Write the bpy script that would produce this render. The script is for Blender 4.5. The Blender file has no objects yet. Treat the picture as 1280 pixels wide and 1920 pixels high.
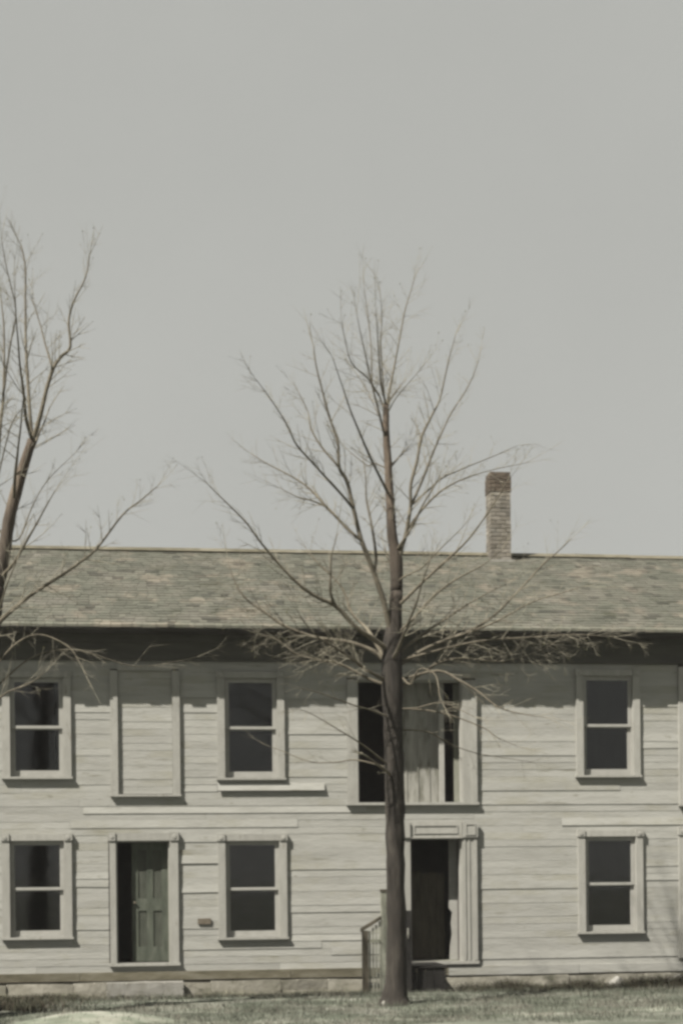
import bpy, bmesh, math, random
from mathutils import Vector, Matrix, noise
rnd = random.Random(11)
S = bpy.context.scene
COL = S.collection

# ------------------------------------------------------------------ camera
F_PX = 2875.0                       # focal length in pixels of the 1280 px wide photograph
YAW, ROLL = math.radians(7.0), math.radians(0.61)
EYE = 1.93                          # eye height over the ground at the house wall
FW = Vector((math.sin(YAW), math.cos(YAW), 0))
R0 = Vector((math.cos(YAW), -math.sin(YAW), 0)); U0 = Vector((0, 0, 1))
CR = R0 * math.cos(ROLL) - U0 * math.sin(ROLL)
CU = U0 * math.cos(ROLL) + R0 * math.sin(ROLL)
CAM = Vector((0, 0, EYE)) - 25.0 * FW
HORIZON = 1650.0
cd = bpy.data.cameras.new('camera'); cam = bpy.data.objects.new('camera', cd); COL.objects.link(cam)
M = Matrix((CR, CU, -FW)).transposed().to_4x4(); M.translation = CAM
cam.matrix_world = M
cd.sensor_fit = 'HORIZONTAL'; cd.sensor_width = 36.0; cd.lens = F_PX / 1280 * 36
cd.shift_y = (HORIZON - 960) / 1280
cd.clip_end = 3000
S.camera = cam

# ------------------------------------------------------------------ world, sun, exposure
LIGHT = Vector((1.5, 1.0, -2.25)).normalized()        # direction the sunlight travels
w = bpy.data.worlds.new('World'); S.world = w; w.use_nodes = True
nt = w.node_tree; nt.nodes.clear()
out = nt.nodes.new('ShaderNodeOutputWorld'); bg = nt.nodes.new('ShaderNodeBackground')
sky = nt.nodes.new('ShaderNodeTexSky'); sky.sky_type = 'NISHITA'; sky.sun_disc = False
sky.sun_elevation = math.asin(-LIGHT.z); sky.sun_rotation = math.atan2(-LIGHT.x, -LIGHT.y)
sky.dust_density = 2.0; sky.air_density = 1.0; sky.ozone_density = 1.0
hs = nt.nodes.new('ShaderNodeHueSaturation'); hs.inputs['Saturation'].default_value = 0.12
mx = nt.nodes.new('ShaderNodeMix'); mx.data_type = 'RGBA'; mx.inputs[0].default_value = 0.97
mx.inputs[7].default_value = (1.63, 1.65, 1.545, 1)      # thin even veil of high cloud
nt.links.new(sky.outputs[0], hs.inputs['Color']); nt.links.new(hs.outputs[0], mx.inputs[6])
cn = nt.nodes.new('ShaderNodeTexNoise'); cn.inputs['Scale'].default_value = 4.0; cn.inputs['Detail'].default_value = 5.0
cr = nt.nodes.new('ShaderNodeMapRange'); cr.inputs[1].default_value = .3; cr.inputs[2].default_value = .7; cr.inputs[3].default_value = .965; cr.inputs[4].default_value = 1.035
tcn = nt.nodes.new('ShaderNodeTexCoord'); nt.links.new(tcn.outputs['Generated'], cn.inputs['Vector']); nt.links.new(cn.outputs[0], cr.inputs[0])
cv = nt.nodes.new('ShaderNodeVectorMath'); cv.operation = 'SCALE'; nt.links.new(mx.outputs[2], cv.inputs[0]); nt.links.new(cr.outputs[0], cv.inputs['Scale'])
nt.links.new(cv.outputs[0], bg.inputs[0]); bg.inputs[1].default_value = 0.1
nt.links.new(bg.outputs[0], out.inputs[0])
sd = bpy.data.lights.new('sun', 'SUN'); sd.energy = 5.0; sd.angle = math.radians(0.6); sd.color = (1, 0.945, 0.855)
so = bpy.data.objects.new('sun', sd); COL.objects.link(so); so.location = (-20, -20, 30)
so.rotation_euler = LIGHT.to_track_quat('-Z', 'Y').to_euler()
S.view_settings.view_transform = 'Standard'; S.view_settings.look = 'None'
S.view_settings.exposure = 1.42; S.view_settings.gamma = 1.0
S.view_settings.use_curve_mapping = False
S.render.engine = 'CYCLES'
S.cycles.pixel_filter_type = 'GAUSSIAN'; S.cycles.filter_width = 3.4   # the soft old lens

# ------------------------------------------------------------------ helpers
def W(px, py, Y=0.0):
    """photograph pixel -> point in the place at distance plane Y"""
    r = FW + CR * ((px - 640) / F_PX) + CU * ((HORIZON - py) / F_PX)
    return CAM + r * ((Y - CAM.y) / r.y)

def link(name, me, mat=None, parent=None, kind=None):
    o = bpy.data.objects.new(name, me); COL.objects.link(o)
    if mat is not None and not me.materials: me.materials.append(mat)
    if parent is not None: o.parent = parent
    if kind: o['kind'] = kind
    return o
def tag(o, label, cat, group=None):
    o['label'] = label; o['category'] = cat
    if group: o['group'] = group
    return o
class MB:
    def __init__(s): s.v = []; s.f = []
    def box(s, x0, x1, y0, y1, z0, z1):
        n = len(s.v)
        s.v += [(x0,y0,z0),(x1,y0,z0),(x1,y1,z0),(x0,y1,z0),(x0,y0,z1),(x1,y0,z1),(x1,y1,z1),(x0,y1,z1)]
        s.f += [tuple(n+i for i in q) for q in ((0,3,2,1),(4,5,6,7),(0,1,5,4),(1,2,6,5),(2,3,7,6),(3,0,4,7))]
        return s
    def prism(s, poly, y0, y1):               # polygon in x,z extruded along y
        n = len(s.v); k = len(poly)
        s.v += [(x, y0, z) for x, z in poly] + [(x, y1, z) for x, z in poly]
        s.f += [tuple(n+i for i in range(k)), tuple(n+k+i for i in reversed(range(k)))]
        s.f += [(n+i, n+k+i, n+k+(i+1) % k, n+(i+1) % k) for i in range(k)]
        return s
    def tube(s, pts, rad, sides=6, cap=True):
        n = len(s.v); m = len(pts)
        ref = Vector((0.3, 0.9, 0.1))
        for i, p in enumerate(pts):
            d = (pts[min(i+1, m-1)] - pts[max(i-1, 0)]).normalized()
            a = d.cross(ref)
            if a.length < 1e-3: a = d.cross(Vector((1, 0, 0)))
            a.normalize(); b = d.cross(a)
            r = rad[i]
            for k in range(sides):
                t = 2*math.pi*k/sides
                q = p + a*(r*math.cos(t)) + b*(r*math.sin(t)); s.v.append((q.x, q.y, q.z))
        for i in range(m-1):
            for k in range(sides):
                k2 = (k+1) % sides
                s.f.append((n+i*sides+k, n+i*sides+k2, n+(i+1)*sides+k2, n+(i+1)*sides+k))
        if cap:
            s.f.append(tuple(n+k for k in reversed(range(sides))))
            s.f.append(tuple(n+(m-1)*sides+k for k in range(sides)))
        return s
    def build(s, name, mat, parent=None, kind=None, smooth=False, fix=True):
        me = bpy.data.meshes.new(name); me.from_pydata(s.v, [], s.f)
        if fix:
            bm = bmesh.new(); bm.from_mesh(me); bmesh.ops.recalc_face_normals(bm, faces=bm.faces); bm.to_mesh(me); bm.free()
        if smooth: me.polygons.foreach_set('use_smooth', [True]*len(me.polygons))
        me.update()
        return link(name, me, mat, parent, kind)
def box(name, mat, parent, *a): return MB().box(*a).build(name, mat, parent)
def empty(name, loc=(0, 0, 0)):
    o = bpy.data.objects.new(name, None); COL.objects.link(o); o.location = loc; o.empty_display_size = .2
    return o

# ------------------------------------------------------------------ materials
ALB = .375      # overall albedo: old paint and wood gone grey
def material(name, stops, scale=3.0, stretch=(1, 1, 1), rough=0.85, bump=0.0, bscale=40.0, rand=0.0, detail=6.0,
             spots=None, attr=None, spec=0.25):
    """noise-coloured matt material; stops = [(pos, rgb)], rand = tone change from object to object"""
    m = bpy.data.materials.new(name); m.use_nodes = True
    t = m.node_tree; N = t.nodes; L = t.links; b = N['Principled BSDF']
    b.inputs['Roughness'].default_value = rough
    b.inputs['Specular IOR Level'].default_value = spec
    g = N.new('ShaderNodeNewGeometry')
    oi = N.new('ShaderNodeObjectInfo')
    mp = N.new('ShaderNodeMapping'); mp.inputs['Scale'].default_value = stretch
    ad = N.new('ShaderNodeVectorMath'); ad.operation = 'MULTIPLY_ADD'
    cx = N.new('ShaderNodeCombineXYZ'); L.new(oi.outputs['Random'], cx.inputs[0]); L.new(oi.outputs['Random'], cx.inputs[2])
    ad.inputs[1].default_value = (37*(rand > 0),)*3
    L.new(cx.outputs[0], ad.inputs[0]); L.new(g.outputs['Position'], ad.inputs[2])
    L.new(ad.outputs[0], mp.inputs['Vector'])
    n = N.new('ShaderNodeTexNoise'); n.inputs['Scale'].default_value = scale; n.inputs['Detail'].default_value = detail
    n.inputs['Roughness'].default_value = 0.62
    L.new(mp.outputs[0], n.inputs['Vector'])
    r = N.new('ShaderNodeValToRGB'); L.new(n.outputs[0], r.inputs[0])
    el = r.color_ramp.elements
    while len(el) < len(stops): el.new(0.5)
    for e, (p, c) in zip(el, stops): e.position = p; e.color = (*[q*ALB for q in c], 1)
    c = r.outputs[0]
    if spots:                                       # (threshold, soft, colour, scale, stretch, strength): stains and worn paint
        for th, sf, sc, ss, st, stg in spots:
            mp2 = N.new('ShaderNodeMapping'); mp2.inputs['Scale'].default_value = st; L.new(ad.outputs[0], mp2.inputs[0])
            n2 = N.new('ShaderNodeTexNoise'); n2.inputs['Scale'].default_value = ss; n2.inputs['Detail'].default_value = 8
            n2.inputs['Roughness'].default_value = 0.65
            L.new(mp2.outputs[0], n2.inputs['Vector'])
            mr = N.new('ShaderNodeMapRange'); mr.inputs[1].default_value = th; mr.inputs[2].default_value = th+sf
            mr.inputs[4].default_value = stg; L.new(n2.outputs[0], mr.inputs[0])
            mm = N.new('ShaderNodeMix'); mm.data_type = 'RGBA'; L.new(mr.outputs[0], mm.inputs[0])
            L.new(c, mm.inputs[6]); mm.inputs[7].default_value = (*([q*ALB for q in sc] if not attr or name != 'grass_blades' else sc), 1); c = mm.outputs[2]
    if attr:
        at = N.new('ShaderNodeAttribute'); at.attribute_name = attr
        mm = N.new('ShaderNodeMix'); mm.data_type = 'RGBA'; mm.blend_type = 'MULTIPLY'; mm.inputs[0].default_value = 1
        L.new(c, mm.inputs[6]); L.new(at.outputs['Color'], mm.inputs[7]); c = mm.outputs[2]
    if rand:
        mr = N.new('ShaderNodeMapRange'); mr.inputs[3].default_value = 1-rand; mr.inputs[4].default_value = 1+rand
        L.new(oi.outputs['Random'], mr.inputs[0])
        mm = N.new('ShaderNodeVectorMath'); mm.operation = 'SCALE'; L.new(c, mm.inputs[0]); L.new(mr.outputs[0], mm.inputs['Scale']); c = mm.outputs[0]
    L.new(c, b.inputs['Base Color'])
    if bump:
        n3 = N.new('ShaderNodeTexNoise'); n3.inputs['Scale'].default_value = bscale; n3.inputs['Detail'].default_value = 5
        L.new(mp.outputs[0], n3.inputs['Vector'])
        bp = N.new('ShaderNodeBump'); bp.inputs['Strength'].default_value = bump; bp.inputs['Distance'].default_value = 0.02
        L.new(n3.outputs[0], bp.inputs['Height']); L.new(bp.outputs[0], b.inputs['Normal'])
    return m

PAINT = material('weathered_white_paint', [(.3, (.49,.49,.445)), (.5, (.60,.60,.553)), (.7, (.655,.655,.607))], 2.0, (.5,1,3), rand=.06,
                 bump=.25, bscale=14, spots=[(.60,.07,(.27,.26,.19),1.5,(.45,1,5),.7), (.66,.05,(.20,.17,.12),5,(.35,1,4),.75), (.52,.14,(.47,.455,.35),.55,(1,1,1),.6), (.63,.06,(.30,.29,.22),3.2,(1,1,2),.5)])
TRIM = material('old_trim_paint', [(.3, (.50,.495,.45)), (.55, (.585,.58,.53)), (.75, (.64,.635,.585))], 5, (2,1,.6), rand=.06, bump=.15, bscale=20,
                spots=[(.62,.08,(.24,.21,.15),6,(3,1,.5),.6)])
SASH = material('sash_paint', [(.3, (.53,.525,.48)), (.7, (.64,.635,.59))], 8, rand=.04)
SILLWOOD = material('rotten_sill_wood', [(.3, (.12,.11,.07)), (.5, (.22,.20,.14)), (.7, (.34,.32,.25))], 3, (.6,1,2), bump=.4, bscale=30, rand=.1)
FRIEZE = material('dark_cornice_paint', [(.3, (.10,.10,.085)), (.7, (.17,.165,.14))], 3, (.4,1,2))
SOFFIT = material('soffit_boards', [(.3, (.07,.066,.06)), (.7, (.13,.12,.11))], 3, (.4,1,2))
SHEATH = material('wall_sheathing', [(.3, (.07,.065,.055)), (.7, (.13,.12,.10))], 4)
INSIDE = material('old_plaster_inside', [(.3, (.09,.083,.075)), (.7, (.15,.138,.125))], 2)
ROOF = material('mossy_shingles', [(.32, (.12,.124,.10)), (.45, (.155,.16,.13)), (.55, (.18,.178,.147)), (.68, (.215,.207,.178))], 1.5, (1,.8,1.6), rough=.95, attr='tone',
                spots=[(.54,.12,(.125,.13,.10),.9,(1,1,1),.45), (.57,.08,(.075,.075,.045),2.2,(1,1,1.4),.5), (.54,.08,(.30,.265,.215),1.3,(1.2,1,1.2),.65)])
BRICK = material('sooty_brick', [(.3, (.20,.175,.14)), (.5, (.34,.31,.26)), (.7, (.52,.48,.42))], 4, rand=.3, bump=.3, bscale=60,
                 spots=[(.52,.1,(.42,.40,.35),3.5,(1,1,1),.7)])
BRICKTOP = material('red_brown_brick', [(.3, (.12,.09,.065)), (.7, (.21,.17,.13))], 5, rand=.2, bump=.3, bscale=60)
MORTAR = material('lime_mortar', [(.3, (.22,.20,.17)), (.7, (.38,.36,.31))], 6, bump=.3)
STONE = material('pale_foundation_stone', [(.3, (.27,.26,.20)), (.5, (.43,.41,.34)), (.7, (.56,.54,.46))], 3.2, rand=.1, bump=.6, bscale=14,
                 spots=[(.58,.1,(.13,.14,.085),2.2,(1,1,2),.6)])
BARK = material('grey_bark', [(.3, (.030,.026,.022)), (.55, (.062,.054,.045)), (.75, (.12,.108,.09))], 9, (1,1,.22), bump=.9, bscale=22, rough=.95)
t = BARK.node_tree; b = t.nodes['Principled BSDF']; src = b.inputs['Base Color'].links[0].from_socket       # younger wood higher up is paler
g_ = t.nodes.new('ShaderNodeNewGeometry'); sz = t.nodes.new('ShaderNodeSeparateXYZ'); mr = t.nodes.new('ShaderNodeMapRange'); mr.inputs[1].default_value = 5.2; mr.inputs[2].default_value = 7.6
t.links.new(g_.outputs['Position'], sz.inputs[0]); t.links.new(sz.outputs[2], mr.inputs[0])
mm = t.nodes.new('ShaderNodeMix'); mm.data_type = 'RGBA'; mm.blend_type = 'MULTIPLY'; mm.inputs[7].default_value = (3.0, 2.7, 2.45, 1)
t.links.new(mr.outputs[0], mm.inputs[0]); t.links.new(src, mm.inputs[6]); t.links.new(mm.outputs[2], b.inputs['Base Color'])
LIMB = material('limb_bark', [(.3, (.15,.13,.095)), (.55, (.25,.22,.165)), (.75, (.37,.34,.265))], 6, (1,1,.5), bump=.5, bscale=30, rough=.95, rand=.15)
TWIG = material('twig_bark', [(.3, (.31,.28,.21)), (.7, (.52,.485,.38))], 4, rough=.9)
BUD = material('spring_buds', [(.3, (.17,.165,.07)), (.7, (.30,.29,.15))], 9, rough=.9)
GREEN = material('faded_green_paint', [(.3, (.09,.105,.08)), (.55, (.155,.175,.135)), (.75, (.23,.245,.20))], 5, (2,1,.5), rand=.08, bump=.2)
PANELSHADE = material('shaded_green_panel', [(.3, (.07,.08,.06)), (.7, (.14,.15,.12))], 5, (2,1,.5), bump=.2)  # door green darkened: the recess shade is painted into the panels
DARKW = material('dark_wet_boards', [(.3, (.015,.014,.013)), (.7, (.04,.037,.033))], 5, (1,1,1), rand=.2, bump=.3)
GREYW = material('greenish_grey_boards', [(.3, (.36,.37,.29)), (.55, (.50,.51,.42)), (.75, (.62,.63,.54))], 6, (2,1,.4), rand=.18, bump=.4)
BROWNW = material('brown_post_wood', [(.3, (.09,.08,.055)), (.7, (.20,.175,.13))], 6, (2,1,.4), bump=.4)
SHADE = material('torn_green_shade_cloth', [(.3, (.045,.05,.038)), (.7, (.10,.105,.08))], 5, (2,1,.5), bump=.2)
PALEST = material('pale_stone', [(.3, (.35,.34,.30)), (.7, (.55,.54,.49))], 9, bump=.5)
PALESTEP = material('worn_step_stone', [(.3, (.30,.29,.25)), (.5, (.42,.41,.37)), (.7, (.52,.51,.47))], 4, (2,1,.6), bump=.5, spots=[(.58,.1,(.22,.23,.16),3,(1,1,1),.6)])
SHADEBLOTCH = material('shade_blotched_boards', [(.3, (.40,.395,.35)), (.7, (.60,.595,.54))], 5, (3,1,.5), spots=[(.50,.1,(.20,.20,.15),2.2,(3,1,.7),.75)])  # pale boards with ragged shade painted in as dark blotches
METAL = material('rusty_plate', [(.3, (.16,.13,.09)), (.7, (.30,.26,.20))], 30, rough=.7)

m = bpy.data.materials.new('window_glass'); m.use_nodes = True; t = m.node_tree; t.nodes.clear()
o_ = t.nodes.new('ShaderNodeOutputMaterial'); mix = t.nodes.new('ShaderNodeMixShader'); tr = t.nodes.new('ShaderNodeBsdfTransparent'); gl = t.nodes.new('ShaderNodeBsdfGlossy')
fr = t.nodes.new('ShaderNodeFresnel'); fr.inputs[0].default_value = 1.5; tr.inputs[0].default_value = (.75,.77,.78,1); gl.inputs['Roughness'].default_value = .06
nz = t.nodes.new('ShaderNodeTexNoise'); nz.inputs['Scale'].default_value = 3; bp = t.nodes.new('ShaderNodeBump'); bp.inputs['Strength'].default_value = .15; bp.inputs['Distance'].default_value = .02
t.links.new(nz.outputs[0], bp.inputs['Height']); t.links.new(bp.outputs[0], gl.inputs['Normal'])
t.links.new(fr.outputs[0], mix.inputs[0]); t.links.new(tr.outputs[0], mix.inputs[1]); t.links.new(gl.outputs[0], mix.inputs[2]); t.links.new(mix.outputs[0], o_.inputs[0])
GLASS = m

# ground: grass, earth and a worn pale patch near the lower left
PATCH = W(170, 1908, -6.0)
m = material('ground_turf', [(.32, (.10,.115,.08)), (.48, (.185,.205,.155)), (.62, (.30,.305,.25))], 1.3, (1,1.6,1), rough=1, bump=.8, bscale=25, attr='tone',
             spots=[(.55,.1,(.28,.27,.22),2.3,(1,1.6,1),.55), (.6,.08,(.06,.06,.035),3.1,(1,1,1),.7)])
TURF = m

# ------------------------------------------------------------------ ground
def gz(x, y):
    """ground height: a slight hollow along the wall, then the lawn"""
    t = min(max((-y - .35) / 2.3, 0), 1); t = t*t*(3-2*t)
    z = .22*t
    if y > -14 and abs(x) < 16:
        f = 1 - max(0, (abs(x)-10)/6)
        z += f*(.05*noise.noise(Vector((x*.55, y*.8, 3))) + .025*noise.noise(Vector((x*2.1, y*2.1, 9))) + .012*noise.noise(Vector((x*6, y*6, 4)))) * (0.25+.75*t)
    d2 = ((x-PATCH.x)/.95)**2 + ((y-PATCH.y-.1)/.8)**2
    if d2 < 1: z += .13*(1-d2)**1.1
    return z
def axis(a, b, step, far):
    c = [a + i*step for i in range(int(round((b-a)/step))+1)]
    lo, hi, s = [], [], step
    x = a
    while x > -far: s *= 1.35; x -= s; lo.append(x)
    x = b; s = step
    while x < far: s *= 1.35; x += s; hi.append(x)
    return lo[::-1] + c + hi
xs = axis(-9, 9, .12, 250); ys = axis(-10, 1, .10, 250)
gv = [(x, y, gz(x, y)) for y in ys for x in xs]; nx = len(xs)
gf = [(j*nx+i, j*nx+i+1, (j+1)*nx+i+1, (j+1)*nx+i) for j in range(len(ys)-1) for i in range(nx-1)]
gm = bpy.data.meshes.new('ground'); gm.from_pydata(gv, [], gf); gm.polygons.foreach_set('use_smooth', [True]*len(gf))
at = gm.color_attributes.new('tone', 'FLOAT_COLOR', 'POINT')         # worn bare earth, paler than the turf
for i, (x, y, z) in enumerate(gv):
    k = 1.0
    if abs(x) < 9 and -10 < y < 1:
        d2 = ((x-PATCH.x)/1.05)**2 + ((y-PATCH.y)/.9)**2 + .5*noise.noise(Vector((x*2.2, y*2.2, 1)))
        k += .62*min(max((1.05-d2)/.5, 0), 1) + .55*max(0, noise.noise(Vector((x*.9, y*1.5, 4)))-.05)*2
    at.data[i].color = (k, k, k*1.03, 1)
ground = link('ground', gm, TURF, kind='structure')

# ------------------------------------------------------------------ house
XL, XR = -8.6, 9.6                      # ends of the front wall
DEPTH = 7.2
EAVE_Y, EAVE_Z = -.5, 6.0; RIDGE_Y = 3.6; SL = .497
def sag(x): return .035*(.5+.5*noise.noise(Vector((x*.33, 2.7, 0)))) + .008*noise.noise(Vector((x*1.9, 5, 0)))
def roofz(y): return EAVE_Z + SL*((y if y <= RIDGE_Y else 2*RIDGE_Y - y) - EAVE_Y)
house = empty('farmhouse', (0, 0, 0))
tag(house, 'long two storey farmhouse with weathered white clapboards and mossy low roof', 'house')
WALL_B, WALL_T = .40, 5.90

def rect(L, R, T, B):
    my, mxx = (T+B)/2, (L+R)/2
    return [W(L, my).x, W(R, my).x, W(mxx, B).z, W(mxx, T).z]       # x0 x1 z0 z1
windows = [rect(19, 119, 1271, 1457), rect(421, 519, 1272, 1459), rect(1092, 1185, 1268, 1454),
           rect(19, 121, 1577, 1758), rect(423, 524, 1577, 1758), rect(1096, 1191, 1569, 1747)]
blind = rect(221, 323, 1258, 1490)
loft = rect(670, 866, 1276, 1505)
dleft = rect(218, 319, 1577, 1806)
dmid = rect(769, 866, 1572, 1803)
blindr = rect(1284, 1384, 1252, 1508)
dright = rect(1285, 1384, 1566, 1790)
far_w = []
for (dx, src) in ((-2.75, windows[0]), (-2.75, windows[3]), (4.15-.4, windows[2]), (4.15-.4, windows[5])):
    far_w.append([src[0]+dx, src[1]+dx, src[2], src[3]])
holes = windows + [loft, dleft, dmid, dright] + far_w
trims = holes + [blind, blindr]

# sheathing wall with real openings
xc = sorted({XL, XR} | {h[i] for h in holes for i in (0, 1)}); zc = sorted({WALL_B, WALL_T} | {h[i] for h in holes for i in (2, 3)})
mb = MB()
for a, b in zip(xc, xc[1:]):
    run = None
    for c, d in zip(zc, zc[1:]):
        cxm, czm = (a+b)/2, (c+d)/2
        open_ = any(h[0] < cxm < h[1] and h[2] < czm < h[3] for h in holes)
        if open_:
            if run: mb.box(a, b, 0.004, .15, run[0], run[1]); run = None
        else: run = (run[0], d) if run else (c, d)
    if run: mb.box(a, b, 0.004, .15, *run)
wall = mb.build('wall', SHEATH, house)
mb = MB()
mb.box(XL, XL+.15, .151, DEPTH, WALL_B, WALL_T); mb.box(XR-.15, XR, .151, DEPTH, WALL_B, WALL_T); mb.box(XL, XR, DEPTH+.001, DEPTH+.15, WALL_B, WALL_T)
for x in (XL+.001, XR-.151):                                        # gables
    n = len(mb.v); p = [(0.02, WALL_T+.002), (DEPTH, WALL_T+.002), (RIDGE_Y, roofz(RIDGE_Y)-.1)]
    mb.v += [(x, y, z) for y, z in p] + [(x+.15, y, z) for y, z in p]
    mb.f += [(n, n+1, n+2), (n+5, n+4, n+3), (n, n+3, n+4, n+1), (n+1, n+4, n+5, n+2), (n+2, n+5, n+3, n)]
mb.build('side_wall', PAINT, house)
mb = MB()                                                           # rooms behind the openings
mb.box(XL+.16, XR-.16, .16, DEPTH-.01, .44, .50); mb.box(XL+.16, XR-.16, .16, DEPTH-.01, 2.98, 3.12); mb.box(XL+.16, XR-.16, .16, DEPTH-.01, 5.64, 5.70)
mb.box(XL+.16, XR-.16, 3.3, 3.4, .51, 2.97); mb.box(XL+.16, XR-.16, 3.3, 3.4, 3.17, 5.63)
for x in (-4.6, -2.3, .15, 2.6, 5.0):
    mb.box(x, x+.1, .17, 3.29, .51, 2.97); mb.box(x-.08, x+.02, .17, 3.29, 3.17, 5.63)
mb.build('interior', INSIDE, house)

# ---- clapboards: one board after another, overlapping, cut at every opening
CASE = .12
EXPO = .116
uv = [(0,-.0072,0),(1,-.0072,0),(1,.003,0),(0,.003,0),(0,-.0035,.128),(1,-.0035,.128),(1,.003,.128),(0,.003,.128)]
uf = [(0,1,5,4),(0,3,2,1),(1,2,6,5),(0,4,7,3),(4,5,6,7)]
board_me = bpy.data.meshes.new('clapboard'); board_me.from_pydata(uv, [], uf); board_me.materials.append(PAINT)
boards = []                                             # x0, x1, z, y
rowz = []
z = WALL_B + .075
while z < WALL_T - .50: rowz.append(z); z += EXPO
def trimmed(t):
    side = CASE + (.13 if t is dmid else 0)
    return (t[0]-CASE+.004 if t is not loft else t[0]-.17, t[1]+(.245 if t is dmid else .235 if t is loft else CASE)-.004)
for z in rowz:
    iv = [(XL+.14, XR-.14)]
    for t in trims:
        a, b = trimmed(t); top, bot = t[3] + .02, t[2] - .02
        if z + EXPO + .012 > bot and z < top:
            niv = []
            for p, q in iv:
                if b <= p or a >= q: niv.append((p, q))
                else:
                    if a - p > .03: niv.append((p, a))
                    if q - b > .03: niv.append((b, q))
            iv = niv
            if z < bot - .03: boards.append([a+.001, b-.001, z, 0.0, (bot-z)/.128])          # short piece under the sill
            if z + EXPO > top + .03: boards.append([a+.001, b-.001, top, 0.0, (z+EXPO+.012-top)/.128])
    for p, q in iv:
        x = p
        while q - x > .001:
            l = rnd.uniform(2.2, 5.2)
            if q - x - l < 1.0: l = q - x
            boards.append([x, x+l-.003, z, 0.0, 1.0]); x += l
for t in (blind, blindr):                               # boarded-over doors
    z = t[2] + .01
    while z < t[3] - .03:
        boards.append([t[0]+.004, t[1]-.004, z, .001, min(1.0, (t[3]-z)/.128)]); z += EXPO
def lookup(px, py):
    p = W(px, py); best = None
    for i, b in enumerate(boards):
        if b[0] <= p.x <= b[1] and b[2] <= p.z < b[2]+EXPO: best = i
    return best
# a loosened board that sticks out under the second window, with clean cut ends
a, b2 = W(408, 1484), W(608, 1484)
loose_z = None
for i, b in list(enumerate(boards)):
    if b[2] <= a.z < b[2]+EXPO and b[0] < (a.x+b2.x)/2 < b[1] and b[3] == 0:
        loose_z = b[2]; x0, x1 = b[0], b[1]
        boards[i] = [b2.x+.004, x1, b[2], 0.0, 1.0]
        if a.x - x0 > .05: boards.append([x0, a.x-.004, b[2], 0.0, 1.0])
        boards.append([a.x, b2.x, b[2], -9.0, 1.0])
def showing(b):
    return b[1] > -6.1 and b[0] < 6.0
boards.sort(key=lambda b: (not showing(b), -(min(b[1], 6)-max(b[0], -6))))
far = MB(); nboard = 0
for b in boards:
    x0, x1, z, y, hz = b
    if not showing(b) or nboard >= 300:
        n = len(far.v); far.v += [(x0+v[0]*(x1-x0), v[1]+max(y, 0), z+v[2]*hz) for v in uv]; far.f += [tuple(n+i for i in f) for f in uf]; continue
    o = link('clapboard', board_me, None, house); nboard += 1
    o.scale = (x1-x0, rnd.uniform(.20, .85) if rnd.random() < .88 else 1.5, hz); o.location = (x0, max(y, 0), z)
    if y < -1:                                          # loose one
        o.location.y = -.012; o.rotation_euler.x = math.radians(-13); o.location.z = z + .012; o.location.y = -.048
        continue
    L = x1-x0
    o.rotation_euler.x = math.radians(-abs(rnd.gauss(0, .25)))
    if hz < 1: continue
    if rnd.random() < .3:
        o.rotation_euler.y = math.radians(rnd.uniform(-.45, .45)/max(L, .6)); o.location.z += rnd.uniform(-.012, .006)
    if rnd.random() < .05: o.rotation_euler.x = math.radians(-rnd.uniform(3, 6)); o.location.y -= rnd.uniform(.004, .012)
far.build('siding', PAINT, house, 'stuff')
box('corner_board', TRIM, house, XL-.02, XL+.138, -.04, .003, WALL_B, WALL_T-.3)
box('corner_board', TRIM, house, XR-.138, XR+.02, -.04, .003, WALL_B, WALL_T-.3)

# ---- windows and doors
def ring(x0, x1, z0, z1, t, tb, y0, y1):
    return MB().box(x0, x0+t, y0, y1, z0, z1).box(x1-t, x1, y0, y1, z0, z1).box(x0+t, x1-t, y0, y1, z0, z0+tb).box(x0+t, x1-t, y0, y1, z1-t, z1)
def trim_set(r, par, hh=.10, cw=CASE, cr=CASE, sillname='sill', sm=None, sill_h=.036, blocks=True, proud=-.052, ext=.02):
    x0, x1, z0, z1 = r
    box('casing', TRIM, par, x0-cw, x0, proud, .002, z0, z1)
    box('casing', TRIM, par, x1, x1+cr, proud, .002, z0, z1)
    box('header', TRIM, par, x0-.001, x1+.001, proud+.002, .002, z1+.001, z1+hh)
    if blocks:
        for a, b in ((x0-cw-.012, x0-.004), (x1+.004, x1+cr+.012)):
            k = box('corner_block', TRIM, par, a, b, proud-.018, .002, z1+.001, z1+hh+.012)
            c = ((a+b)/2, z1+hh/2); s = (b-a)*.27
            k2 = MB(); k2.tube([Vector((c[0], proud-.012, c[1])), Vector((c[0], proud-.027, c[1]))], [s, s*.8], 10)
            k2.build('rosette', TRIM, par)
    box(sillname, sm or TRIM, par, x0-cw-ext, x1+cr+ext, -.068, .03, z0-sill_h, z0-.001)
def window(r):
    x0, x1, z0, z1 = r
    mb = MB().box(x0, x0+.018, .004, .15, z0, z1).box(x1-.018, x1, .004, .15, z0, z1).box(x0+.018, x1-.018, .004, .15, z1-.018, z1).box(x0+.018, x1-.018, .031, .15, z0-.001, z0+.015)
    w_ = mb.build('window', TRIM, house)
    trim_set(r, w_)
    a, b = x0+.019, x1-.019; zm = (z0+z1)/2
    ring(a, b, zm-.018, z1-.019, .052, .045, .008, .042).build('sash', SASH, w_)
    ring(a, b, z0+.016, zm+.018, .055, .088, .046, .080).build('sash', SASH, w_)
    box('pane', GLASS, w_, a+.05, b-.05, .024, .027, zm+.02, z1-.07)
    box('pane', GLASS, w_, a+.053, b-.053, .062, .065, z0+.10, zm-.03)
    return w_
for r in windows + far_w: window(r)

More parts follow.
